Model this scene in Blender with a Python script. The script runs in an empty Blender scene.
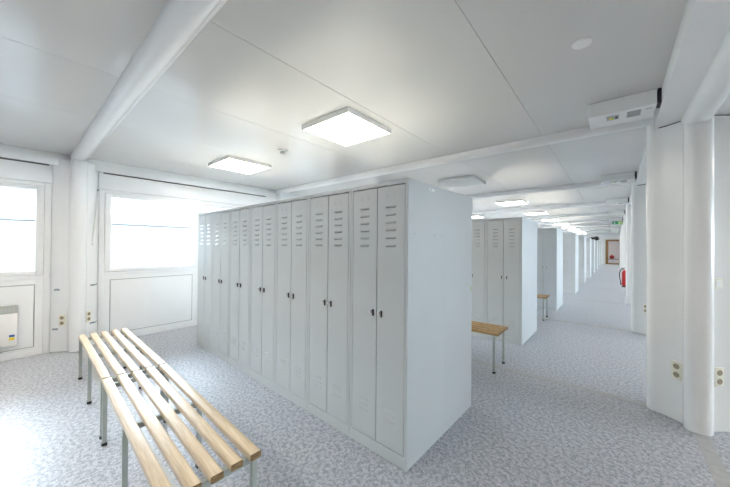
import bpy, bmesh, math, random
from math import sin, cos, pi, radians
from mathutils import Matrix, Vector
random.seed(7)
C = bpy.context.scene.collection
P = 3.02            # width of one bay
Y0 = 0.52           # first joint line in front of the camera
XC = 0.49           # joint line beside the corridor
XW = -5.45          # inner face of the window wall
HC = 2.52           # ceiling height

# ------------------------------------------------------------------ materials
def mat(name, col, rough=.5, metal=0., spec=.5, emit=None, estr=0.):
    m = bpy.data.materials.new(name); m.use_nodes = True
    b = m.node_tree.nodes['Principled BSDF']
    b.inputs['Base Color'].default_value = (*col, 1)
    b.inputs['Roughness'].default_value = rough
    b.inputs['Metallic'].default_value = metal
    b.inputs['Specular IOR Level'].default_value = spec
    if emit:
        b.inputs['Emission Color'].default_value = (*emit, 1)
        b.inputs['Emission Strength'].default_value = estr
    return m
def noisy(m, c1, c2, scale, detail=4., lo=.35, hi=.65, stretch=(1, 1, 1), bump=0., rot=(0, 0, 0)):
    nt = m.node_tree; N = nt.nodes; L = nt.links; b = N['Principled BSDF']
    tc = N.new('ShaderNodeTexCoord'); mp = N.new('ShaderNodeMapping')
    mp.inputs['Scale'].default_value = stretch; mp.inputs['Rotation'].default_value = rot
    no = N.new('ShaderNodeTexNoise'); no.inputs['Scale'].default_value = scale; no.inputs['Detail'].default_value = detail
    rp = N.new('ShaderNodeValToRGB'); rp.color_ramp.elements[0].position = lo; rp.color_ramp.elements[1].position = hi
    rp.color_ramp.elements[0].color = (*c1, 1); rp.color_ramp.elements[1].color = (*c2, 1)
    L.new(tc.outputs['Object'], mp.inputs[0]); L.new(mp.outputs[0], no.inputs['Vector'])
    L.new(no.outputs['Fac'], rp.inputs[0]); L.new(rp.outputs[0], b.inputs['Base Color'])
    if bump:
        bp = N.new('ShaderNodeBump'); bp.inputs['Strength'].default_value = bump; bp.inputs['Distance'].default_value = .002
        L.new(no.outputs['Fac'], bp.inputs['Height']); L.new(bp.outputs[0], b.inputs['Normal'])
    return m
M = {}
M['ceil'] = noisy(mat('white_ceiling_sheet', (.67, .665, .65), .18, spec=.38), (.66, .655, .64), (.68, .675, .66), .8, 2)
M['seam'] = mat('grey_joint_sealant', (.33, .33, .33), .8)
M['gap'] = mat('dark_gap', (.14, .14, .14), .8)
M['wall'] = noisy(mat('white_wall_panel', (.84, .86, .88), .35), (.82, .845, .865), (.86, .875, .89), 1.5, 2)
M['trimw'] = noisy(mat('white_cover_trim', (.86, .87, .87), .25), (.85, .86, .86), (.875, .88, .88), 2., 2)
M['pvc'] = noisy(mat('white_window_plastic', (.86, .88, .90), .28), (.85, .87, .89), (.87, .89, .91), 3., 2)
M['lock'] = noisy(mat('light_grey_locker_enamel', (.57, .605, .62), .34), (.56, .595, .61), (.58, .615, .63), 2.2, 2)
M['rubber'] = mat('black_rubber', (.012, .012, .012), .6)
M['dark'] = mat('black_plastic', (.015, .015, .017), .4)
M['chrome'] = mat('chrome', (.86, .86, .87), .35, .8)
M['steelp'] = noisy(mat('grey_painted_steel_tube', (.40, .44, .42), .35), (.38, .42, .40), (.42, .46, .44), 5., 2)
M['hook'] = mat('blue_grey_metal', (.34, .40, .45), .35, .5)
M['plate'] = mat('cream_socket_plastic', (.80, .78, .68), .35)
M['sock'] = mat('brown_grey_socket_well', (.33, .28, .19), .5)
M['white'] = mat('white_plastic', (.85, .85, .84), .35)
M['grille'] = mat('grey_grille', (.38, .40, .40), .5)
M['frost'] = mat('off_diffuser', (.72, .73, .73), .35)
M['lamp'] = mat('lit_diffuser', (.9, .9, .88), .5, emit=(1., .91, .77), estr=12.5)
M['strip'] = noisy(mat('grey_floor_joint_strip', (.40, .40, .40), .4), (.37, .375, .38), (.45, .45, .45), 14., 4)
M['green'] = mat('sign_green', (.0, .22, .09), .5)
M['lgreen'] = mat('sign_light_green', (.30, .55, .08), .5)
M['yellow'] = mat('yellow_print', (.85, .62, .03), .5)
M['blue'] = mat('blue_print', (.03, .12, .40), .5)
M['red'] = mat('red_enamel', (.55, .015, .015), .3)
M['door_wood'] = noisy(mat('brown_door_wood', (.30, .17, .06), .45), (.22, .12, .04), (.38, .23, .09), 6., 5, stretch=(6, 6, .6))
M['vest'] = mat('pale_lavender_wall', (.83, .81, .88), .5)
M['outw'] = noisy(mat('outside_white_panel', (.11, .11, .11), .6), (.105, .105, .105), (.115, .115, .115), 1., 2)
M['outg'] = noisy(mat('outside_gravel', (.3, .3, .3), .9), (.25, .25, .25), (.35, .35, .34), 8., 6)
def wood(name, c1, c2, ce1, ce2):
    a = noisy(mat(name, c1, .32), c1, c2, 9., 6, .3, .7, (1.0, 14, 14), .15)
    e = noisy(mat(name + '_end_grain', ce1, .6), ce1, ce2, 40., 4, .35, .65, (1, 1, 3))
    return a, e
M['brownwood'], M['brownwoodend'] = wood('brown_slat', (.36, .22, .09), (.52, .35, .17), (.12, .06, .02), (.2, .12, .05))  # browner copy of the slat wood for the farther benches
M['wood'], M['woodend'] = wood('pale_beech_slat', (.44, .33, .20), (.58, .46, .31), (.20, .12, .05), (.36, .24, .12))
# floor: mottled blue grey vinyl
def floor_mat():
    m = mat('mottled_blue_grey_vinyl', (.4, .42, .47), .40, spec=.36)
    nt = m.node_tree; N = nt.nodes; L = nt.links; b = N['Principled BSDF']
    tc = N.new('ShaderNodeTexCoord')
    def layer(scale, detail, stretch, rot, c1, c2, lo, hi, dist=0.):
        mp = N.new('ShaderNodeMapping'); mp.inputs['Scale'].default_value = stretch; mp.inputs['Rotation'].default_value = rot
        no = N.new('ShaderNodeTexNoise'); no.inputs['Scale'].default_value = scale; no.inputs['Detail'].default_value = detail
        no.inputs['Roughness'].default_value = .6; no.inputs['Distortion'].default_value = dist
        rp = N.new('ShaderNodeValToRGB'); e = rp.color_ramp.elements
        e[0].position = lo; e[1].position = hi; e[0].color = (*c1, 1); e[1].color = (*c2, 1)
        L.new(tc.outputs['Object'], mp.inputs[0]); L.new(mp.outputs[0], no.inputs['Vector']); L.new(no.outputs['Fac'], rp.inputs[0])
        return rp
    a = layer(40, 5, (1, 1, 1), (0, 0, .4), (.215, .235, .275), (.58, .595, .64), .41, .58, .1)
    c = layer(95, 3, (1, 1.4, 1), (0, 0, -.5), (.24, .255, .30), (.65, .66, .71), .42, .58, 0)
    mx = N.new('ShaderNodeMix'); mx.data_type = 'RGBA'; mx.inputs[0].default_value = .42
    L.new(a.outputs[0], mx.inputs[6]); L.new(c.outputs[0], mx.inputs[7]); L.new(mx.outputs[2], b.inputs['Base Color'])
    return m
M['floor'] = floor_mat()
def glass_mat():
    m = bpy.data.materials.new('clear_window_glass'); m.use_nodes = True
    nt = m.node_tree; N = nt.nodes; L = nt.links; N.clear()
    o = N.new('ShaderNodeOutputMaterial'); mx = N.new('ShaderNodeMixShader'); fr = N.new('ShaderNodeFresnel')
    tr = N.new('ShaderNodeBsdfTransparent'); gl = N.new('ShaderNodeBsdfGlossy'); gl.inputs['Roughness'].default_value = .02
    tr.inputs[0].default_value = (.97, .985, .98, 1)
    fr.inputs[0].default_value = 1.45
    L.new(fr.outputs[0], mx.inputs[0]); L.new(tr.outputs[0], mx.inputs[1]); L.new(gl.outputs[0], mx.inputs[2]); L.new(mx.outputs[0], o.inputs[0])
    return m
M['glass'] = glass_mat()

# ------------------------------------------------------------------ mesh helpers
class MB:
    def __init__(s): s.v = []; s.f = []; s.mi = []; s.mats = []
    def m(s, k):
        k = M[k] if isinstance(k, str) else k
        if k not in s.mats: s.mats.append(k)
        return s.mats.index(k)
    def face(s, pts, k):
        n = len(s.v); s.v += [tuple(p) for p in pts]; s.f.append(tuple(range(n, n + len(pts)))); s.mi.append(s.m(k))
    def box(s, x0, x1, y0, y1, z0, z1, k, bev=0., seg=2):
        bm = bmesh.new(); bmesh.ops.create_cube(bm, size=1)
        for v in bm.verts:
            v.co = Vector(((x0 + x1) / 2 + v.co.x * (x1 - x0), (y0 + y1) / 2 + v.co.y * (y1 - y0), (z0 + z1) / 2 + v.co.z * (z1 - z0)))
        if bev: bmesh.ops.bevel(bm, geom=bm.edges[:], offset=bev, segments=seg, affect='EDGES', profile=.5)
        s.add(bm, k); return s
    def add(s, bm, k, mtx=None):
        n = len(s.v); i = s.m(k); bm.verts.index_update()
        for v in bm.verts: s.v.append(tuple(mtx @ v.co) if mtx else tuple(v.co))
        for f in bm.faces: s.f.append(tuple(n + v.index for v in f.verts)); s.mi.append(i)
        bm.free()
    def prism(s, pts, a0, a1, axis, k, kend=None):
        # pts 2D outline counter-clockwise; axis: 'x' (pts are y,z), 'y' (x,z), 'z' (x,y)
        def w(p, a): return {'x': (a, p[0], p[1]), 'y': (p[0], a, p[1]), 'z': (p[0], p[1], a)}[axis]
        n = len(s.v); c = len(pts); s.v += [w(p, a0) for p in pts] + [w(p, a1) for p in pts]
        for i in range(c):
            j = (i + 1) % c; s.f.append((n + i, n + j, n + c + j, n + c + i)); s.mi.append(s.m(k))
        s.f.append(tuple(n + i for i in reversed(range(c)))); s.mi.append(s.m(kend or k))
        s.f.append(tuple(n + c + i for i in range(c))); s.mi.append(s.m(kend or k))
        return s
    def cyl(s, p0, p1, r0, k, r1=None, seg=20):
        p0 = Vector(p0); p1 = Vector(p1); d = p1 - p0; r1 = r0 if r1 is None else r1
        bm = bmesh.new(); bmesh.ops.create_cone(bm, cap_ends=True, segments=seg, radius1=r0, radius2=r1, depth=d.length)
        q = Vector((0, 0, 1)).rotation_difference(d.normalized()).to_matrix().to_4x4()
        s.add(bm, k, Matrix.Translation((p0 + p1) / 2) @ q); return s
    def lathe(s, prof, k, seg=24, o=(0, 0, 0)):
        n = len(s.v)
        for r, z in prof:
            for i in range(seg):
                a = 2 * pi * i / seg; s.v.append((o[0] + r * cos(a), o[1] + r * sin(a), o[2] + z))
        for j in range(len(prof) - 1):
            for i in range(seg):
                i2 = (i + 1) % seg; s.f.append((n + j * seg + i, n + j * seg + i2, n + (j + 1) * seg + i2, n + (j + 1) * seg + i)); s.mi.append(s.m(k))
        return s
    def build(s, name, parent=None, loc=None, smooth=False, fix=True):
        me = bpy.data.meshes.new(name); me.from_pydata(s.v, [], s.f)
        for k in s.mats: me.materials.append(k)
        for p, i in zip(me.polygons, s.mi): p.material_index = i
        if fix:
            bm = bmesh.new(); bm.from_mesh(me); bmesh.ops.recalc_face_normals(bm, faces=bm.faces[:]); bm.to_mesh(me); bm.free()
        if smooth:
            for p in me.polygons: p.use_smooth = True
            try: me.set_sharp_from_angle(angle=radians(38))
            except Exception: pass
        o = bpy.data.objects.new(name, me); C.objects.link(o)
        if parent: o.parent = parent
        if loc: o.location = loc
        return o
def empty(name, loc=(0, 0, 0), rz=0):
    o = bpy.data.objects.new(name, None); o.empty_display_size = .1; C.objects.link(o); o.location = loc; o.rotation_euler = (0, 0, rz); return o
def tag(o, label=None, cat=None, group=None, kind=None):
    if label: o['label'] = label
    if cat: o['category'] = cat
    if group: o['group'] = group
    if kind: o['kind'] = kind
    return o
def copy_tree(o, parent=None):
    c = o.copy(); C.objects.link(c)
    if parent: c.parent = parent
    for ch in [x for x in o.children]: copy_tree(ch, c)
    return c
KIDS = {}
def dup(root, loc, rz):
    c = copy_tree(root); c.location = loc; c.rotation_euler = (0, 0, rz)
    for k in ('label', 'group'):
        if k in c: del c[k]
    return c
def struct(o): o['kind'] = 'structure'; return o
ORD = ['first', 'second', 'third', 'fourth', 'fifth', 'sixth', 'seventh', 'eighth', 'ninth', 'tenth', 'eleventh', 'twelfth']

YB, YE = Y0 - 2 * P, 31.55       # back wall, end wall
XR = 6.5
KS = list(range(-2, 11))         # joint lines
# ------------------------------------------------------------------ floor
struct(MB().box(XW - .2, XR + .2, YB - .2, YE + .2, -.12, 0, 'floor').build('floor'))
st = MB()
for k in KS[1:]:
    y = Y0 + k * P + .05
    st.box(XW + .03, XC - .28, y - .045, y + .045, -.01, .0012, 'strip')
    st.box(XC + .28, XR - .03, y - .045, y + .045, -.01, .0012, 'strip')
for k in KS[:-1]:
    st.box(XC - .035, XC + .045, Y0 + k * P + .33, Y0 + (k + 1) * P - .27, -.01, .0013, 'strip')
struct(st.build('trim_1'))
# ------------------------------------------------------------------ ceiling
cl = MB(); g = .0014
for k in range(len(KS)):
    ya = Y0 + KS[k] * P; yb = min(ya + P, YE)
    xs = [XW - .1] + [XC - .045 - 1.01 * i for i in range(5, -1, -1)]
    xs2 = [XC + .045 + 1.01 * i for i in range(0, 6)] + [XR + .1]
    for a, b in list(zip(xs[:-1], xs[1:])) + list(zip(xs2[:-1], xs2[1:])) + [(xs[-1], xs2[0])]:
        cl.box(a + g, b - g, ya + .0015, yb - .0015, HC, HC + .03, 'ceil')
cl.box(XW - .2, XR + .2, YB - .2, YE + .2, HC + .03, HC + .25, 'seam')
struct(cl.build('ceiling'))
# half round covers across the ceiling at every joint
def half(c, hw, top, drop, n=14, flat=.0):
    # outline in (y,z): flat top, rounded bottom
    pts = [(c + hw, top), (c - hw, top)]
    for i in range(n + 1):
        a = pi + pi * i / n
        pts.append((c + hw * cos(a), top - flat + (drop - flat) * sin(a)))
    return pts
for k in KS[1:]:
    b = MB(); y = Y0 + k * P
    prof = half(y, .072, HC + .002, .082, flat=.012)
    b.prism(prof, XW + .02, XC - .2, 'x', 'trimw')
    b.prism(prof, XC + .2, XR - .02, 'x', 'trimw')
    b.box(XW + .1, XC - .26, y + .078, y + .100, HC - .012, HC + .002, 'trimw', .003)
    struct(b.build('trim_%d' % (k + 3), smooth=True))
# beam over the corridor edge, along the whole hall: flat underside with a half round cover
b = MB()
b.box(XC - .235, XC + .235, YB, YE, 2.40, HC + .01, 'trimw', .004)
b.prism([(p[0], p[1]) for p in half(XC - .005, .08, 2.402, .085, flat=.01)], YB, YE, 'y', 'trimw')
struct(b.build('trim_20', smooth=True))
# dark slots beside that beam at every joint
# ------------------------------------------------------------------ joint columns beside the corridor
def column_outline():
    q = []
    def arc(cx, cy, rx, ry, a0, a1, n=8):
        return [(cx + rx * cos(radians(a0 + (a1 - a0) * i / n)), cy + ry * sin(radians(a0 + (a1 - a0) * i / n))) for i in range(n + 1)]
    bottom = [(-.078, -.17), (-.078, -.215)] + arc(0, -.215, .078, .07, 180, 360)[1:-1] + [(.078, -.215), (.078, -.17)]
    right = [(.165, -.098), (.225, -.072)] + arc(.225, 0, .052, .072, -90, 90)[1:-1] + [(.225, .072), (.165, .098)]
    top = [(.078, .17), (.078, .215)] + arc(0, .215, .078, .07, 0, 180)[1:-1] + [(-.078, .215), (-.078, .17)]
    left = [(-.165, .098), (-.225, .072)] + arc(-.225, 0, .052, .072, 90, 270)[1:-1] + [(-.225, -.072), (-.165, -.098)]
    return bottom + right + top + left
col0 = None
cm = MB().prism(column_outline(), 0.002, 2.388, 'z', 'trimw')
core = MB().prism([(x * .95, y * .95) for x, y in column_outline()], 2.385, 2.4005, 'z', 'gap')
core.prism([(x * .985, y * .985) for x, y in column_outline()], 0, .003, 'z', 'gap')
bulge = MB()
def arcp(cx, cy, rx, ry, a0, a1, n=10): return [(cx + rx * cos(radians(a0 + (a1 - a0) * i / n)), cy + ry * sin(radians(a0 + (a1 - a0) * i / n))) for i in range(n + 1)]
for s in (-1, 1):
    bulge.prism([(-.078, s * .12), (.078, s * .12)][::s] + [(x, s * y) for x, y in arcp(0, .215, .078, .07, 0, 180)][::1], 2.38, 2.404, 'z', 'trimw')
    bulge.prism([(s * x, y) for x, y in [(.12, -.072)] + arcp(.225, 0, .052, .072, -90, 90) + [(.12, .072)]], 2.38, 2.50, 'z', 'trimw')
n = 21
for k in KS[1:]:
    loc = (XC + .014 * max(0, k - 3), Y0 + k * P + (.03 if k > 0 else 0), 0)
    if col0 is None:
        col0 = struct(cm.build('trim_%d' % n, smooth=True)); col0.location = loc
        c1 = core.build('shadow_gap_filler', col0); c2 = bulge.build('column_head', col0, smooth=True)
    else:
        c = copy_tree(col0); c.name = 'trim_%d' % n; c.location = loc
    n += 1
# ------------------------------------------------------------------ walls
wl = MB()
YWIN = []
for k in KS[:-1]:
    YWIN.append((Y0 + k * P + .215, Y0 + (k + 1) * P - .235))
YWIN.append((Y0 + 10 * P + .215, YE))
def window_wall(name, sgn, X):
    # sgn +1: room lies on the +x side
    w = MB(); t = .16
    def bx(a0, a1, y0, y1, z0, z1, m, bev=0):
        xa, xb = X + sgn * a0, X + sgn * a1
        w.box(min(xa, xb), max(xa, xb), y0, y1, z0, z1, m, bev)
    prev = YB - .2
    for y0, y1 in (YWIN[:-1] if sgn > 0 else YWIN[3:-1]):
        bx(-t, 0, prev, y0, 0, HC, 'wall'); prev = y1
        bx(-t, 0, y0, y1, 2.13, HC, 'wall')
    bx(-t, 0, prev, YE + .2, 0, HC, 'wall')
    return struct(w.build(name))
window_wall('wall_left', 1, XW); window_wall('wall_right', -1, XR)
struct(MB().box(XW - .16, XR + .16, YB - .16, YB, 0, HC, 'wall').build('wall_back'))
dx0, dx1, dzt = -.55, .36, 2.03
we = MB(); we.box(XW, dx0, YE, YE + .16, 0, HC, 'wall'); we.box(dx1, XR, YE, YE + .16, 0, HC, 'wall'); we.box(dx0, dx1, YE, YE + .16, dzt, HC, 'wall')
struct(we.build('wall_end'))
# half columns at the window walls with diagonal flanks
def half_column(X, s):
    m = MB()
    out = [(0, -.235), (.115, -.088), (.115, -.078), (.145, -.078)] + [(.145 + .08 * cos(radians(a)), .078 * sin(radians(a))) for a in range(-80, 81, 16)] + [(.145, .078), (.115, .078), (.115, .088), (0, .215)]
    m.prism([(s * x, y) for x, y in out], 0.003, 2.45, 'z', 'wall')
    return m, s
n = 40
for X, s in ((XW, 1), (XR, -1)):
    m, _ = half_column(X, s); first = None
    for k in KS[1:]:
        if first is None:
            first = struct(m.build('trim_%d' % n, smooth=True)); first.location = (X, Y0 + k * P, 0)
        else:
            c = first.copy(); C.objects.link(c); c.name = 'trim_%d' % n; c.location = (X, Y0 + k * P, 0)
        n += 1
# cornice under the ceiling along the window walls, in one length per bay
def cornice(X, s, name):
    m = MB()
    for k in KS:
        ya = Y0 + k * P; yb = min(ya + P, YE)
        a, b_ = sorted((X + s * .0, X + s * .045))
        m.box(a, b_, ya + .001, yb - .001, 2.372, HC + .005, 'trimw', .006)
        a, b_ = sorted((X, X + s * .012))
        m.box(a, b_, ya + .26, yb - .26, 2.352, 2.374, 'gap')
    return struct(m.build(name, smooth=True))
cornice(XW, 1, 'trim_70'); cornice(XR, -1, 'trim_71')
# ------------------------------------------------------------------ windows (local: origin at the left lower corner, x into the room, y along the wall)
WW = YWIN[0][1] - YWIN[0][0]
def make_window():
    r = empty('window_1'); struct(r)
    G = [(.13, 1.195), (1.37, WW - .13)]
    zt = 2.13
    f = MB()
    f.box(-.07, .02, 0, .06, 0, zt, 'pvc', .004); f.box(-.07, .02, WW - .06, WW, 0, zt, 'pvc', .004)
    f.box(-.07, .02, .06, WW - .06, zt - .045, zt, 'pvc', .004)
    f.box(-.07, .02, .06, WW - .06, .935, .985, 'pvc', .004)
    f.box(-.07, .02, (G[0][1] + G[1][0]) / 2 - .03, (G[0][1] + G[1][0]) / 2 + .03, .985, zt - .045, 'pvc', .004)
    f.box(-.07, .012, .06, WW - .06, 0, .075, 'pvc', .004)
    f.box(-.07, .012, G[0][1] + .045, G[1][0] - .045, .075, .935, 'pvc', .004)
    f.build('window_frame', r, smooth=True)
    for a, b_ in G:
        s = MB(); x0, x1 = -.05, .032
        for (ya, yb, za, zb) in ((a - .068, a, .988, 2.082), (b_, b_ + .068, .988, 2.082), (a, b_, .988, 1.047), (a, b_, 2.038, 2.082)):
            s.box(x0, x1, ya, yb, za, zb, 'pvc', .005)
        sa = s.build('window_sash', r, smooth=True)
        MB().box(-.022, -.016, a - .01, b_ + .01, 1.04, 2.045, 'glass').build('glass', sa)
        # lower infill panel with a groove all round
        pn = MB()
        pn.box(-.06, -.006, a - .07, b_ + .07, .075, .935, 'pvc')
        pn.box(-.006, .0, a - .002, b_ + .002, .103, .872, 'grille')
        pn.box(-.004, .008, a + .007, b_ - .007, .112, .863, 'pvc', .002)
        for (ya, yb, za, zb) in ((a - .07, a - .003, .075, .935), (b_ + .003, b_ + .07, .075, .935), (a - .003, b_ + .003, .075, .102), (a - .003, b_ + .003, .873, .935)):
            pn.box(-.006, .006, ya, yb, za, zb, 'pvc', .002)
        pn.build('lower_panel', r)
    sb = MB(); sb.box(.0, .035, -.005, WW + .005, 2.135, 2.352, 'pvc', .006)
    sb.build('shutter_box', r, smooth=True)
    return r
win0 = make_window(); n = 1
for X, rz in ((XW, 0), (XR, pi)):
    for (a, b_) in (YWIN[:-1] if rz == 0 else YWIN[3:-1]):  # right wall: unseen windows, bays chosen for the light they let in
        loc = (X, a, 0) if rz == 0 else (X, b_, 0)
        if n == 1: w = win0; w.location = loc
        else:
            w = copy_tree(win0); w.location = loc; w.rotation_euler = (0, 0, rz)
            w.name = 'window_%d' % n
        n += 1
# crank rod hanging on the second window
def crank(win):
    m = MB(); yy = .06
    m.cyl((.05, -.015, 2.10), (.055, -.045, 1.62), .008, 'white'); m.cyl((.055, -.045, 1.62), (.06, -.07, 1.38), .012, 'white')
    m.cyl((.02, -.012, 2.115), (.055, -.014, 2.10), .012, 'hook'); m.cyl((.0, -.075, 1.36), (.065, -.07, 1.37), .008, 'hook')
    m.build('crank_rod', win, smooth=True)
wins = [o for o in C.objects if o.name.startswith('window_') and o.parent is None]
for w in wins:
    if abs(w.location.x - XW) < .01: crank(w)
# ------------------------------------------------------------------ end door
d = struct(empty('door_1', (0, YE, 0)))
f = MB(); f.box(dx0, dx0 + .17, -.03, .12, 0, dzt, 'door_wood', .006); f.box(dx1 - .07, dx1, -.03, .12, 0, dzt, 'door_wood', .006)
f.box(dx0 + .17, dx1 - .07, -.03, .12, dzt - .14, dzt, 'door_wood', .006); f.box(dx0 + .17, dx1 - .07, -.03, .12, 0, .10, 'door_wood', .006)
f.build('door_frame', d, smooth=True)
MB().box(dx0 + .16, dx1 - .06, .04, .05, .09, dzt - .13, 'glass').build('glass_pane', d)
f = MB(); f.cyl((dx1 - .05, -.03, 1.0), (dx1 - .05, -.07, 1.0), .012, 'chrome'); f.cyl((dx1 - .05, -.07, 1.0), (dx1 - .16, -.07, 1.0), .010, 'chrome')
f.build('door_handle', d, smooth=True)
# ------------------------------------------------------------------ outside
struct(MB().box(-40, 40, -30, 60, -.6, -.5, 'outg').build('floor_outside'))
def facade(name, X, s):
    m = MB(); m.box(min(X, X - s * .3), max(X, X - s * .3), -16, 40, -.5, 2.85, 'outw')
    for i in range(56):
        y = -16 + i
        m.box(min(X, X + s * .012), max(X, X + s * .012), y + .1, y + .9, -.4, 1.83, 'outw', .004)
        m.box(min(X, X + s * .012), max(X, X + s * .012), y + .1, y + .9, 1.87, 2.8, 'outw', .004)
    m.box(min(X, X + s * .01), max(X, X + s * .01), -16, 40, 1.838, 1.864, 'rubber')
    o = m.build(name); tag(o, 'pale panelled container building outside the windows', 'building'); return o
facade('neighbouring_building', -9.4, 1)

# ------------------------------------------------------------------ lockers
LW, LD, LH = .4925, .5035, 1.8
def make_door(side, x0, x1):
    """door sheet with real louvre slots, x0<x1; side -1 left leaf, +1 right leaf. front at y=0"""
    z0, z1 = .082, 1.768
    m = MB(); cxm = (x0 + x1) / 2; vx0, vx1 = cxm - .038, cxm + .038
    slots = [1.632 - .0505 * i for i in range(6)] + [.318 - .036 * i for i in range(3)]
    sl = sorted((z - .004, z + .002) for z in slots)
    zs = [z0] + [q for p_ in sl for q in p_] + [z1]
    for xa, xb in ((x0, vx0), (vx1, x1)): m.face([(xa, 0, z0), (xb, 0, z0), (xb, 0, z1), (xa, 0, z1)], 'lock')
    for i in range(0, len(zs), 2): m.face([(vx0, 0, zs[i]), (vx1, 0, zs[i]), (vx1, 0, zs[i + 1]), (vx0, 0, zs[i + 1])], 'lock')
    for za, zb in sl:
        h = .011; pr = .006
        a, b_, c, d_ = (vx0 - .002, 0, zb + h), (vx1 + .002, 0, zb + h), (vx1 + .002, -pr, zb - .002), (vx0 - .002, -pr, zb - .002)
        e, f_ = (vx0 - .002, 0, zb - .002), (vx1 + .002, 0, zb - .002)
        m.face([a, d_, c, b_], 'lock'); m.face([a, e, d_], 'lock'); m.face([b_, c, f_], 'lock')
        m.face([(a[0], .001, a[2]), (b_[0], .001, b_[2]), (c[0], -pr + .001, c[2] + .001), (d_[0], -pr + .001, d_[2] + .001)][::-1], 'lock')
    hx, hz, e_ = cxm, 1.705, .0012      # pressed card holder
    for (xa, xb, za, zb) in ((hx - .03, hx + .03, hz - .018, hz - .014), (hx - .03, hx - .027, hz - .014, hz + .016), (hx + .027, hx + .03, hz - .014, hz + .016)):
        m.box(xa, xb, -e_, .0005, za, zb, 'lock')
    t = .018
    m.face([(x0, 0, z0), (x0, 0, z1), (x0, t, z1), (x0, t, z0)], 'lock'); m.face([(x1, 0, z0), (x1, t, z0), (x1, t, z1), (x1, 0, z1)], 'lock')
    m.face([(x0, 0, z1), (x1, 0, z1), (x1, t, z1), (x0, t, z1)], 'lock'); m.face([(x0, 0, z0), (x0, t, z0), (x1, t, z0), (x1, 0, z0)], 'lock')
    return m
def make_locker():
    r = empty('locker'); w = LW / 2 - .0015; e = .0012
    b = MB()
    b.box(-w, -w + e, 0, LD, .0, LH, 'lock'); b.box(w - e, w, 0, LD, .0, LH, 'lock')
    b.box(-w, w, LD - e, LD, .0, LH, 'lock'); b.box(-w, w, 0, LD, LH - e, LH, 'lock'); b.box(-w, w, .003, LD, .068, .07, 'lock')
    # front frame
    b.box(-w, -w + .021, 0, .004, 0, LH, 'lock'); b.box(w - .021, w, 0, .004, 0, LH, 'lock')
    b.box(-w + .021, w - .021, 0, .004, 0, .077, 'lock'); b.box(-w + .021, w - .021, 0, .004, 1.775, LH, 'lock')
    # door stop lips behind the leaves and a middle partition
    b.box(-w + .02, -w + .032, .021, .024, .07, 1.79, 'lock'); b.box(w - .032, w - .02, .021, .024, .07, 1.79, 'lock')
    b.box(-.001, .001, .024, LD, .07, LH, 'lock')
    b.build('body', r)
    for s, x0, x1 in ((-1, -w + .0245, -.0035), (1, .0035, w - .0245)):
        d = make_door(s, x0, x1).build('door', r, fix=False)
        xk = .036 * s if s > 0 else -.036
        l = MB(); l.cyl((xk - .004, -.001, .932), (xk - .004, -.007, .932), .0165, 'chrome', .014, 20)
        l.box(xk + .003, xk + .014, -.012, -.001, .91, .955, 'dark', .004)
        lk = l.build('lock', d, smooth=True)
        kn = MB(); kn.cyl((xk - .008, -.006, .936), (xk - .008, -.02, .936), .012, 'chrome', .009, 16)
        kn.build('lock_knob', lk, smooth=True)
    return r
lk0 = make_locker(); used = False
def put_locker(x, y, rz, label, group):
    global used
    if not used: o = lk0; used = True; o.location = (x, y, 0); o.rotation_euler = (0, 0, rz)
    else: o = dup(lk0, (x, y, 0), rz)
    tag(o, label, 'locker', group); return o
blocks = [(-.968, 1.557, -.0227, 7)] + [(-.985, 1.557 + P, -.01, 6)] + [(x, 1.557 + P * (i + 2), 0, 3) for i, x in enumerate((-.955, -.875, -.85, -.83, -.81, -.79, -.77, -.75))]
def bname(i): return ['nearest', 'second', 'third', 'fourth', 'fifth', 'sixth', 'seventh', 'eighth', 'ninth', 'farthest'][i]
endlock = []
for bi, (bx, by, br, cnt) in enumerate(blocks):
    for i in range(cnt):
        d_ = (i + .5) * LW
        x, y = bx - d_ * cos(br), by - d_ * sin(br)
        lab = ('grey two-door locker at the corridor end of the %s row' % bname(bi)) if i == 0 else 'grey two-door locker, %s from the corridor in the %s row' % (ORD[i], bname(bi))
        if bi == 0 and i == cnt - 1: lab = 'grey two-door locker nearest the window in the nearest row'
        o = put_locker(x, y, br, lab, 'lockers in the %s row' % bname(bi))
        if i == 0: endlock.append(o)
        xb, yb = x - 1.0075 * sin(br), y + 1.0075 * cos(br)
        lab = ('grey locker backing onto the corridor end of the %s row, doors facing away' % bname(bi)) if i == 0 else 'grey locker facing away behind the %s locker of the %s row' % (ORD[i], bname(bi))
        o = put_locker(xb, yb, br + pi, lab, 'lockers backing onto the %s row' % bname(bi))
        if bi == 0 and i == 0:
            s_ = MB(); s_.box(-LW / 2 + .0003, -LW / 2 + .0016, .012, .026, 1.0, 1.035, 'lgreen'); s_.build('sticker', o)
            o['label'] = 'grey locker at the back of the nearest block, small green sticker on its side'
s_ = MB(); s_.box(LW / 2 - .0016, LW / 2 - .0002, .26, .33, 1.762, 1.778, 'white'); s_.box(LW / 2 - .0002, LW / 2 + .0001, .275, .285, 1.766, 1.774, 'dark')
s_.build('paper_label', endlock[0])
for yy in (.07, .335, .44):
    MB().cyl((LW / 2 - .0016, yy, 1.46), (LW / 2 + .0008, yy, 1.46), .0045, 'grille').build('rivet', endlock[0])

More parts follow.
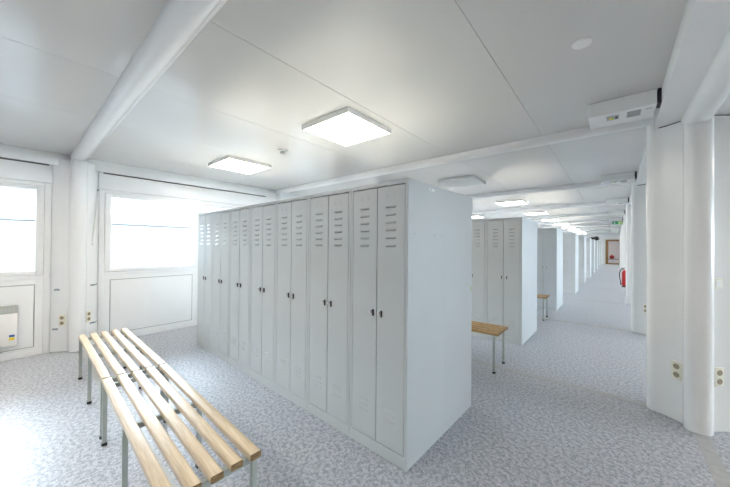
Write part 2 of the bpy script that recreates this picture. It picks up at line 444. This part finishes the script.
# ------------------------------------------------------------------ benches (origin: right front corner on the floor, length runs to -x)
BL, BW, BH = 1.465, .388, .44
def make_bench(wa='wood', wb='woodend'):
    r = empty('slatted_bench')
    for i in range(5):
        y0 = i * .084; m = MB()
        bv = .006
        out = []
        for cx_, cz, a0 in ((y0 + .052 - bv, BH - bv, 0), (y0 + bv, BH - bv, 90), (y0 + bv, BH - .03 + bv, 180), (y0 + .052 - bv, BH - .03 + bv, 270)):
            for t in range(4): out.append((cx_ + bv * cos(radians(a0 + 30 * t)), cz + bv * sin(radians(a0 + 30 * t))))
        m.prism(out, -BL, 0, 'x', wa, wb)
        # a hair of unevenness keeps the slats apart
        o = m.build('slat', r, smooth=True); o.location = (random.uniform(-.004, .004), 0, 0)
    for xl in (-.045, -BL / 2 + .0, -BL + .045):
        cb = MB().box(xl - .0125, xl + .0125, .0, BW, BH - .06, BH - .0305, 'steelp', .002)
        c = cb.build('cross_bar', r)
        for yy in (.035, BW - .035):
            MB().cyl((xl, yy, BH - .064), (xl, yy, BH - .059), .007, 'dark').build('bolt', c)
        for yy in (.0125, BW - .0125):
            l = MB().box(xl - .0125, xl + .0125, yy - .0125, yy + .0125, .018, BH - .06, 'steelp', .002).build('leg', r)
            MB().box(xl - .015, xl + .015, yy - .015, yy + .015, 0, .02, 'rubber', .003).build('foot_cap', l)
    return r
b0 = make_bench(); b0.location = (-1.25, .350, 0); b0.rotation_euler = (0, 0, -.03)
tag(b0, 'pale wooden slatted bench with grey steel legs in the left foreground, the nearer one', 'bench', 'benches in front of the nearest row')
b = dup(b0, (-2.732, .396, 0), -.02); tag(b, 'pale wooden slatted bench standing end to end behind the foreground bench, by the windows', 'bench', 'benches in front of the nearest row')
b1 = b = make_bench('brownwood', 'brownwoodend'); b.location = (-.955, 3.365, 0); tag(b, 'brown slatted bench between the nearest and second locker rows', 'bench', 'benches between the locker rows')
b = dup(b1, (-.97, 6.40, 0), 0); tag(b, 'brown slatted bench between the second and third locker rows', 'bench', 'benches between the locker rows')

# ------------------------------------------------------------------ ceiling lamps
def make_lamp(lit):
    r = empty('ceiling_lamp'); m = MB(); hs = .305
    m.box(-hs, hs, -hs, -hs + .016, -.045, 0, 'white', .003); m.box(-hs, hs, hs - .016, hs, -.045, 0, 'white', .003)
    m.box(-hs, -hs + .016, -hs + .016, hs - .016, -.045, 0, 'white', .003); m.box(hs - .016, hs, -hs + .016, hs - .016, -.045, 0, 'white', .003)
    m.box(-hs + .015, hs - .015, -hs + .015, hs - .015, -.008, -.001, 'white')
    m.build('lamp_housing', r)
    MB().box(-hs + .017, hs - .017, -hs + .017, hs - .017, -.044, -.030, 'lamp' if lit else 'frost').build('diffuser', r)
    return r
lit0 = make_lamp(True); off0 = make_lamp(False); first = True
def lamp(x, y, lit, label, group):
    global first
    if lit and first: o = lit0; first = False; o.location = (x, y, HC)
    elif not lit: o = off0; o.location = (x, y, HC)
    else: o = dup(lit0, (x, y, HC), 0)
    tag(o, label, 'ceiling lamp', group); return o
G1 = 'square ceiling lamps over the lockers'
lamp(-1.965, 2.045, True, 'bright square ceiling lamp nearest the camera, above the near locker row', G1)
lamp(-4.035, 2.03, True, 'bright square ceiling lamp near the window wall, left of the nearest one', G1)
lamp(-2.03, 5.0, False, 'unlit square ceiling lamp behind the nearest locker block', None)
lamp(-4.07, 5.07, True, 'lit square ceiling lamp over the window side of the second bay', G1)
for k in range(2, 10):
    lamp(-1.98, 2.05 + P * k, True, 'lit square ceiling lamp above the locker rows, the %s bay away on the corridor side' % ORD[k], G1)
    lamp(-4.07, 2.05 + P * k, True, 'lit square ceiling lamp above the locker rows, the %s bay away on the window side' % ORD[k], G1)
for k in (-1,):
    lamp(-1.98, 2.05 + P * k, True, 'square ceiling lamp behind the camera on the corridor side', G1)
    lamp(-4.07, 2.05 + P * k, True, 'square ceiling lamp behind the camera on the window side', G1)
RL = 'added unseen square ceiling lamps beyond the corridor columns'
for k in range(-1, 10, 1):  # unseen lamps added to light the right-hand side
    lamp(2.6, 2.05 + P * k, True, 'added unseen square ceiling lamp beyond the corridor columns', RL)

# detectors
m = MB(); m.lathe([(0, -.012), (.03, -.012), (.044, -.008), (.048, 0), (0, 0)], 'white', 32)
o = m.build('ceiling_disc', smooth=True, loc=(-.139, 2.024, HC)); tag(o, 'flat round white cover disc on the ceiling right of the lamps', 'cover disc')
r = empty('smoke_detector', (-3.04, 2.06, HC)); tag(r, 'small white smoke detector on the ceiling between the two near lamps', 'smoke detector')
MB().lathe([(0, -.018), (.05, -.018), (.054, -.006), (.054, 0), (0, 0)], 'white', 28).build('detector_base', r, smooth=True)
MB().lathe([(0, -.05), (.02, -.05), (.034, -.042), (.036, -.024), (.03, -.018), (0, -.018)], 'grille', 28).build('sensor_head', r, smooth=True)

# ------------------------------------------------------------------ electrical boxes under the ceiling by each joint
def make_ebox():
    r = empty('distribution_box')
    m = MB(); m.box(0, .395, 0, .30, -.108, 0, 'trimw', .005); m.build('box_housing', r)
    m = MB(); m.box(.112, .19, .06, .15, -.113, -.107, 'grille', .002); m.build('indicator_window', r)
    pl = MB(); pl.box(.130, .147, .085, .125, -.116, -.112, 'yellow', .001); pl.box(.147, .160, .085, .125, -.116, -.112, 'lgreen', .001); pl.box(.166, .182, .08, .13, -.115, -.112, 'dark', .001); pl.build('indicator_label', r)
    m = MB(); m.box(.235, .315, .05, .17, -.112, -.107, 'grille', .001)
    for i in range(6): m.box(.24, .31, .062 + i * .017, .066 + i * .017, -.114, -.111, 'steelp')
    m.build('vent_grille', r)
    m = MB()
    for i in range(4): m.box(.338 + i * .010, .344 + i * .010, .05, .08, -.1095, -.107, 'grille')
    m.build('printed_label', r)
    m = MB(); m.box(.398, .425, .0, .12, -.105, .0, 'dark', .003); m.build('dark_slot', r)  # black block stands in for the open dark slot beside the beam
    return r
eb = make_ebox()
for k in range(1, 10):
    loc = (-.163, Y0 + k * P - .60, HC)
    o = eb if k == 1 else dup(eb, loc, 0)
    o.location = loc
    tag(o, ('white electrical box under the ceiling nearest the camera, with yellow-green indicator' if k == 1 else 'white electrical box under the corridor ceiling, the %s one from the camera' % ORD[k - 1]), 'electrical box', 'electrical boxes over the corridor')

# ------------------------------------------------------------------ sockets, switch, hooks  (local: x right, z up, front faces -y)
def make_socket():
    r = empty('power_socket')
    MB().box(-.036, .036, -.011, 0, -.072, .072, 'plate', .004).build('socket_plate', r, smooth=True)
    for z in (-.033, .033):
        w = MB(); w.cyl((0, -.0125, z), (0, -.008, z), .0215, 'sock', .0215, 24)
        s = w.build('socket_well', r, smooth=True)
        p_ = MB(); p_.cyl((-.0095, -.0135, z), (-.0095, -.012, z), .003, 'dark', seg=10); p_.cyl((.0095, -.0135, z), (.0095, -.012, z), .003, 'dark', seg=10); p_.build('pin_holes', s)
    return r
so = make_socket(); sused = False
def socket(x, y, z, rz, label):
    global sused
    if not sused: o = so; sused = True; o.location = (x, y, z); o.rotation_euler = (0, 0, rz)
    else: o = dup(so, (x, y, z), rz)
    tag(o, label, 'socket', 'double power sockets on the columns'); return o
A = radians(-42)
def on_flank(k, s, z, t=.5, off=.001):
    # point on the diagonal flank of corridor column k facing the camera; s=-1 left flank, +1 right flank
    cx_, cy_ = XC, Y0 + k * P + (.03 if k > 0 else 0)
    x = cx_ + s * (.078 + .10 * t); y = cy_ - .17 + .09 * t
    return (x + s * .67 * off, y - .74 * off, z), (A if s < 0 else -A)
(p_, rz) = on_flank(1, -1, .405, .24); socket(*p_, rz, 'cream double socket left of the rounded cover on the nearest corridor column')
(p_, rz) = on_flank(1, 1, .415, .30); socket(*p_, rz, 'cream double socket right of the rounded cover on the nearest corridor column')
(p_, rz) = on_flank(2, -1, .42, .25); socket(*p_, rz, 'cream double socket on the second corridor column')
def sw(loc, rz):
    r = empty('light_switch', loc, rz)
    MB().box(-.038, .038, -.011, 0, -.04, .04, 'plate', .004).build('switch_plate', r)
    MB().box(-.024, .024, -.016, -.010, -.026, .026, 'white', .003).build('rocker', r)
    tag(r, 'small white light switch above the right socket of the nearest column', 'light switch')
(p_, rz) = on_flank(1, 1, 1.115, .22); sw(p_, rz)
def wflank(s, z, t):
    # diagonal flanks of the half column between the two near windows
    if s < 0: a, b_ = (XW, Y0 - .235), (XW + .115, Y0 - .088)
    else: a, b_ = (XW, Y0 + .215), (XW + .115, Y0 + .088)
    x = a[0] + (b_[0] - a[0]) * t; y = a[1] + (b_[1] - a[1]) * t
    nx, ny = (.787, -.616) if s < 0 else (.74, .67)
    rz = math.atan2(nx, -ny)           # local -y turned to (nx,ny)
    return (x + nx * .001, y + ny * .001, z), rz
p_, rz = wflank(-1, .40, .74); socket(*p_, rz, 'cream double socket on the wall column, on the side of the left window')
p_, rz = wflank(1, .41, .82); socket(*p_, rz, 'cream double socket on the wall column, on the side of the large window')
def make_hook():
    r = empty('wall_hook')
    MB().box(-.03, .03, -.004, 0, -.012, .012, 'hook', .002).build('hook_plate', r)
    m = MB(); m.cyl((.0, -.003, 0), (.012, -.035, .004), .006, 'hook'); m.cyl((.012, -.035, .004), (.03, -.04, .018), .006, 'hook', .005); m.build('hook_arm', r, smooth=True)
    return r
hk = make_hook(); hf = True
for s, z, t, lab in ((-1, .79, .40, 'upper metal hook on the wall column beside the left window'), (1, .82, .5, 'upper metal hook on the wall column beside the large window'),
                  (-1, .29, .33, 'lower metal hook on the wall column beside the left window'), (1, .31, .5, 'lower metal hook on the wall column beside the large window')):
    p_, rz = wflank(s, z, t)
    o = hk if hf else dup(hk, p_, rz)
    hf = False
    o.location = p_; o.rotation_euler = (0, 0, rz); tag(o, lab, 'hook', 'metal hooks on the wall column')

# ------------------------------------------------------------------ convector heater under the left window
r = empty('convector_heater', (XW + .012, -.35, .18)); tag(r, 'white electric convector heater mounted under the left window', 'heater')
m = MB(); m.box(.015, .085, -.37, .37, 0, .38, 'white', .008); m.build('heater_case', r, smooth=True)
m = MB(); m.prism([(.085, .38), (.085, .385), (.015, .46), (.015, .38)], -.37, .37, 'y', 'grille')
m.build('heater_top', r)
m = MB()
for i in range(24):
    y = -.345 + i * .0295
    m.prism([(.0835, .3815 + .006), (.0865, .388), (.0235, .457), (.0215, .4545)], y, y + .012, 'y', 'steelp')
m.build('outlet_grille', r)
m = MB(); m.box(.0845, .0865, .31, .352, .105, .13, 'blue'); m.box(.0845, .0865, .31, .352, .07, .10, 'yellow'); m.build('energy_label', r)
MB().box(0, .016, -.3, .3, .05, .3, 'grille').build('wall_bracket', r)

# ------------------------------------------------------------------ exit sign
r = empty('exit_sign', (.09, 14.6, 2.31)); tag(r, 'green and white emergency exit sign hanging over the corridor', 'exit sign')
MB().box(-.155, .155, -.02, .02, -.065, .065, 'white', .003).build('sign_housing', r)
m = MB(); m.box(-.150, .005, -.0225, -.019, -.06, .06, 'green'); m.box(.005, .150, -.0225, -.019, -.06, .06, 'lgreen'); m.build('sign_face', r)
m = MB()
m.cyl((-.085, -.0235, .032), (-.085, -.022, .032), .011, 'white', seg=12)
m.prism([(-.10, .016), (-.075, .02), (-.068, -.012), (-.05, -.042), (-.06, -.047), (-.082, -.018), (-.105, -.045), (-.114, -.038), (-.094, -.008)], -.0242, -.0224, 'y', 'white')
m.prism([(.02, .0), (.06, .03), (.06, .012), (.13, .012), (.13, -.012), (.06, -.012), (.06, -.03)], -.0242, -.0224, 'y', 'white')
m.build('pictogram', r)
for x in (-.1, .1): MB().cyl((x, 0, .064), (x, 0, .208), .005, 'white', seg=10).build('hanger_rod', r)

# ------------------------------------------------------------------ fire extinguisher with hose, by the corridor columns
r = empty('fire_extinguisher', (.245, 12.44, .13)); tag(r, 'red fire extinguisher with black hose hung low on a corridor column', 'fire extinguisher')
MB().lathe([(0, .035), (.05, .035), (.058, .05), (.062, .08), (.062, .43), (.057, .47), (.04, .505), (.026, .52), (.022, .545), (0, .545)], 'red', 28).build('cylinder', r, smooth=True)
MB().lathe([(0, 0), (.07, 0), (.07, .012), (.058, .03), (.056, .05), (0, .05)], 'dark', 28).build('base_ring', r, smooth=True)
m = MB(); m.cyl((0, 0, .545), (0, 0, .575), .018, 'chrome'); m.box(-.075, .02, -.012, .012, .575, .59, 'dark', .003); m.box(-.08, .01, -.01, .01, .60, .612, 'dark', .003); m.build('valve_lever', r)
m = MB(); hp = [(-.02, 0, .565), (-.06, -.01, .572), (-.09, -.018, .54), (-.112, -.02, .47), (-.118, -.02, .38), (-.11, -.02, .28), (-.095, -.02, .20), (-.085, -.02, .14)]
for a_, b_ in zip(hp[:-1], hp[1:]): m.cyl(a_, b_, .012, 'dark', seg=10)
m.build('hose', r, smooth=True)
MB().cyl((-.085, -.02, .15), (-.082, -.02, .07), .012, 'dark', .018).build('nozzle', r, smooth=True)

MB().box(-.03, .03, .05, .128, .28, .33, 'dark', .003).build('wall_bracket', r)
# ------------------------------------------------------------------ black bag on a far locker
bx7, by7 = blocks[7][0], blocks[7][1]
r = empty('black_bag', (bx7 - .10, by7 + .25, 1.8)); tag(r, 'black bag lying on top of a locker far down the corridor', 'bag')
bm = bmesh.new(); bmesh.ops.create_icosphere(bm, subdivisions=3, radius=1)
for v in bm.verts:
    x, y, z = v.co; s_ = 1 + .12 * sin(5 * x + 2 * y) + .08 * sin(7 * z + 3 * x)
    v.co = Vector((x * .22 * s_, y * .15 * s_, max(.0, (z * .14 * s_ + .10))))
m = MB(); m.add(bm, 'dark'); m.build('bag_body', r, smooth=True)
m = MB()
for i in range(8):
    a0 = pi * i / 8; a1 = pi * (i + 1) / 8
    m.cyl((-.12 + .09 * cos(a0) - .1, 0, .12 + .07 * sin(a0)), (-.12 + .09 * cos(a1) - .1, 0, .12 + .07 * sin(a1)), .012, 'dark', seg=8)
m.build('bag_handle', r, smooth=True)

# ------------------------------------------------------------------ small room beyond the end door
m = MB(); ya, yb = YE + .16, YE + 4.2
m.box(-2.1, -2.0, ya, yb, 0, 2.4, 'vest'); m.box(1.6, 1.7, ya, yb, 0, 2.4, 'vest'); m.box(-2.1, 1.7, yb, yb + .1, 0, 2.4, 'vest'); m.box(-2.1, 1.7, ya, yb + .1, 2.4, 2.5, 'vest')
struct(m.build('wall_beyond_door'))
struct(MB().box(-2.1, 1.7, ya + .04, yb + .1, -.12, 0, 'floor').build('floor_beyond_door'))
dup(lit0, (-.2, YE + 2.2, 2.4), 0); tag([o for o in C.objects if o.name.startswith('ceiling_lamp') and o.parent is None][-1], 'added square ceiling lamp brightening the small room beyond the end door', 'ceiling lamp')  # unseen lamp added to brighten the view through the door glass
r = empty('low_bench', (-.17, YE + 1.6, 0)); tag(r, 'low dark bench seen through the glazed door at the corridor end', 'bench')
MB().box(-.8, .8, -.18, .18, .36, .41, 'dark', .005).build('bench_seat', r)
for x in (-.7, .7): MB().box(x - .03, x + .03, -.15, .15, 0, .36, 'grille', .004).build('leg', r)
r = empty('red_bag', (-.16, YE + 1.6, .41)); tag(r, 'small red bag on the low bench beyond the end door', 'bag')
bm = bmesh.new(); bmesh.ops.create_icosphere(bm, subdivisions=3, radius=1)
for v in bm.verts:
    x, y, z = v.co; v.co = Vector((x * .17 * (1 + .1 * sin(6 * z)), y * .11, max(0, z * .17 + .15)))
m = MB(); m.add(bm, 'red'); m.build('bag_body', r, smooth=True)
m = MB()
for i in range(8):
    a0 = pi * i / 8; a1 = pi * (i + 1) / 8
    m.cyl((.07 * cos(a0), 0, .30 + .08 * sin(a0)), (.07 * cos(a1), 0, .30 + .08 * sin(a1)), .01, 'dark', seg=8)
m.build('bag_handle', r, smooth=True)

# ------------------------------------------------------------------ light
w = bpy.data.worlds.new('overcast_sky'); bpy.context.scene.world = w; w.use_nodes = True
bg = w.node_tree.nodes['Background']; bg.inputs[0].default_value = (.74, .87, 1., 1); bg.inputs[1].default_value = 14.
for X, s in ((XW - .2, 1), (XR + .2, -1)):
    for a, b_ in (YWIN[:-1] if s > 0 else YWIN[3:-1]):
        l = bpy.data.lights.new('window_portal', 'AREA'); l.shape = 'RECTANGLE'; l.size = b_ - a; l.size_y = 1.15; l.cycles.is_portal = True
        o = bpy.data.objects.new('window_portal', l); C.objects.link(o); o.location = (X, (a + b_) / 2, 1.55)
        o.rotation_euler = (radians(90), 0, radians(-90 if s > 0 else 90))

# ------------------------------------------------------------------ camera
f, yaw, pitch, roll, ccy, h = 295.0424, 0.7016, 0.0067, 0.0079, 243.4995, 1.3829
F = Vector((-sin(yaw) * cos(pitch), cos(yaw) * cos(pitch), sin(pitch))); R0 = Vector((cos(yaw), sin(yaw), 0)); U0 = R0.cross(F)
Rr = R0 * cos(roll) + U0 * sin(roll); U = -R0 * sin(roll) + U0 * cos(roll)
cd = bpy.data.cameras.new('camera'); cam = bpy.data.objects.new('camera', cd); C.objects.link(cam)
cd.sensor_width = 36; cd.sensor_fit = 'HORIZONTAL'; cd.lens = f * 36 / 730; cd.clip_start = .02; cd.clip_end = 200
mw = Matrix(((Rr.x, U.x, -F.x, 0), (Rr.y, U.y, -F.y, 0), (Rr.z, U.z, -F.z, h), (0, 0, 0, 1)))
cam.matrix_world = mw
bpy.context.scene.camera = cam
vs = bpy.context.scene.view_settings
vs.view_transform = 'Standard'; vs.look = 'None'; vs.gamma = 1; vs.use_curve_mapping = False; vs.exposure = 1.3
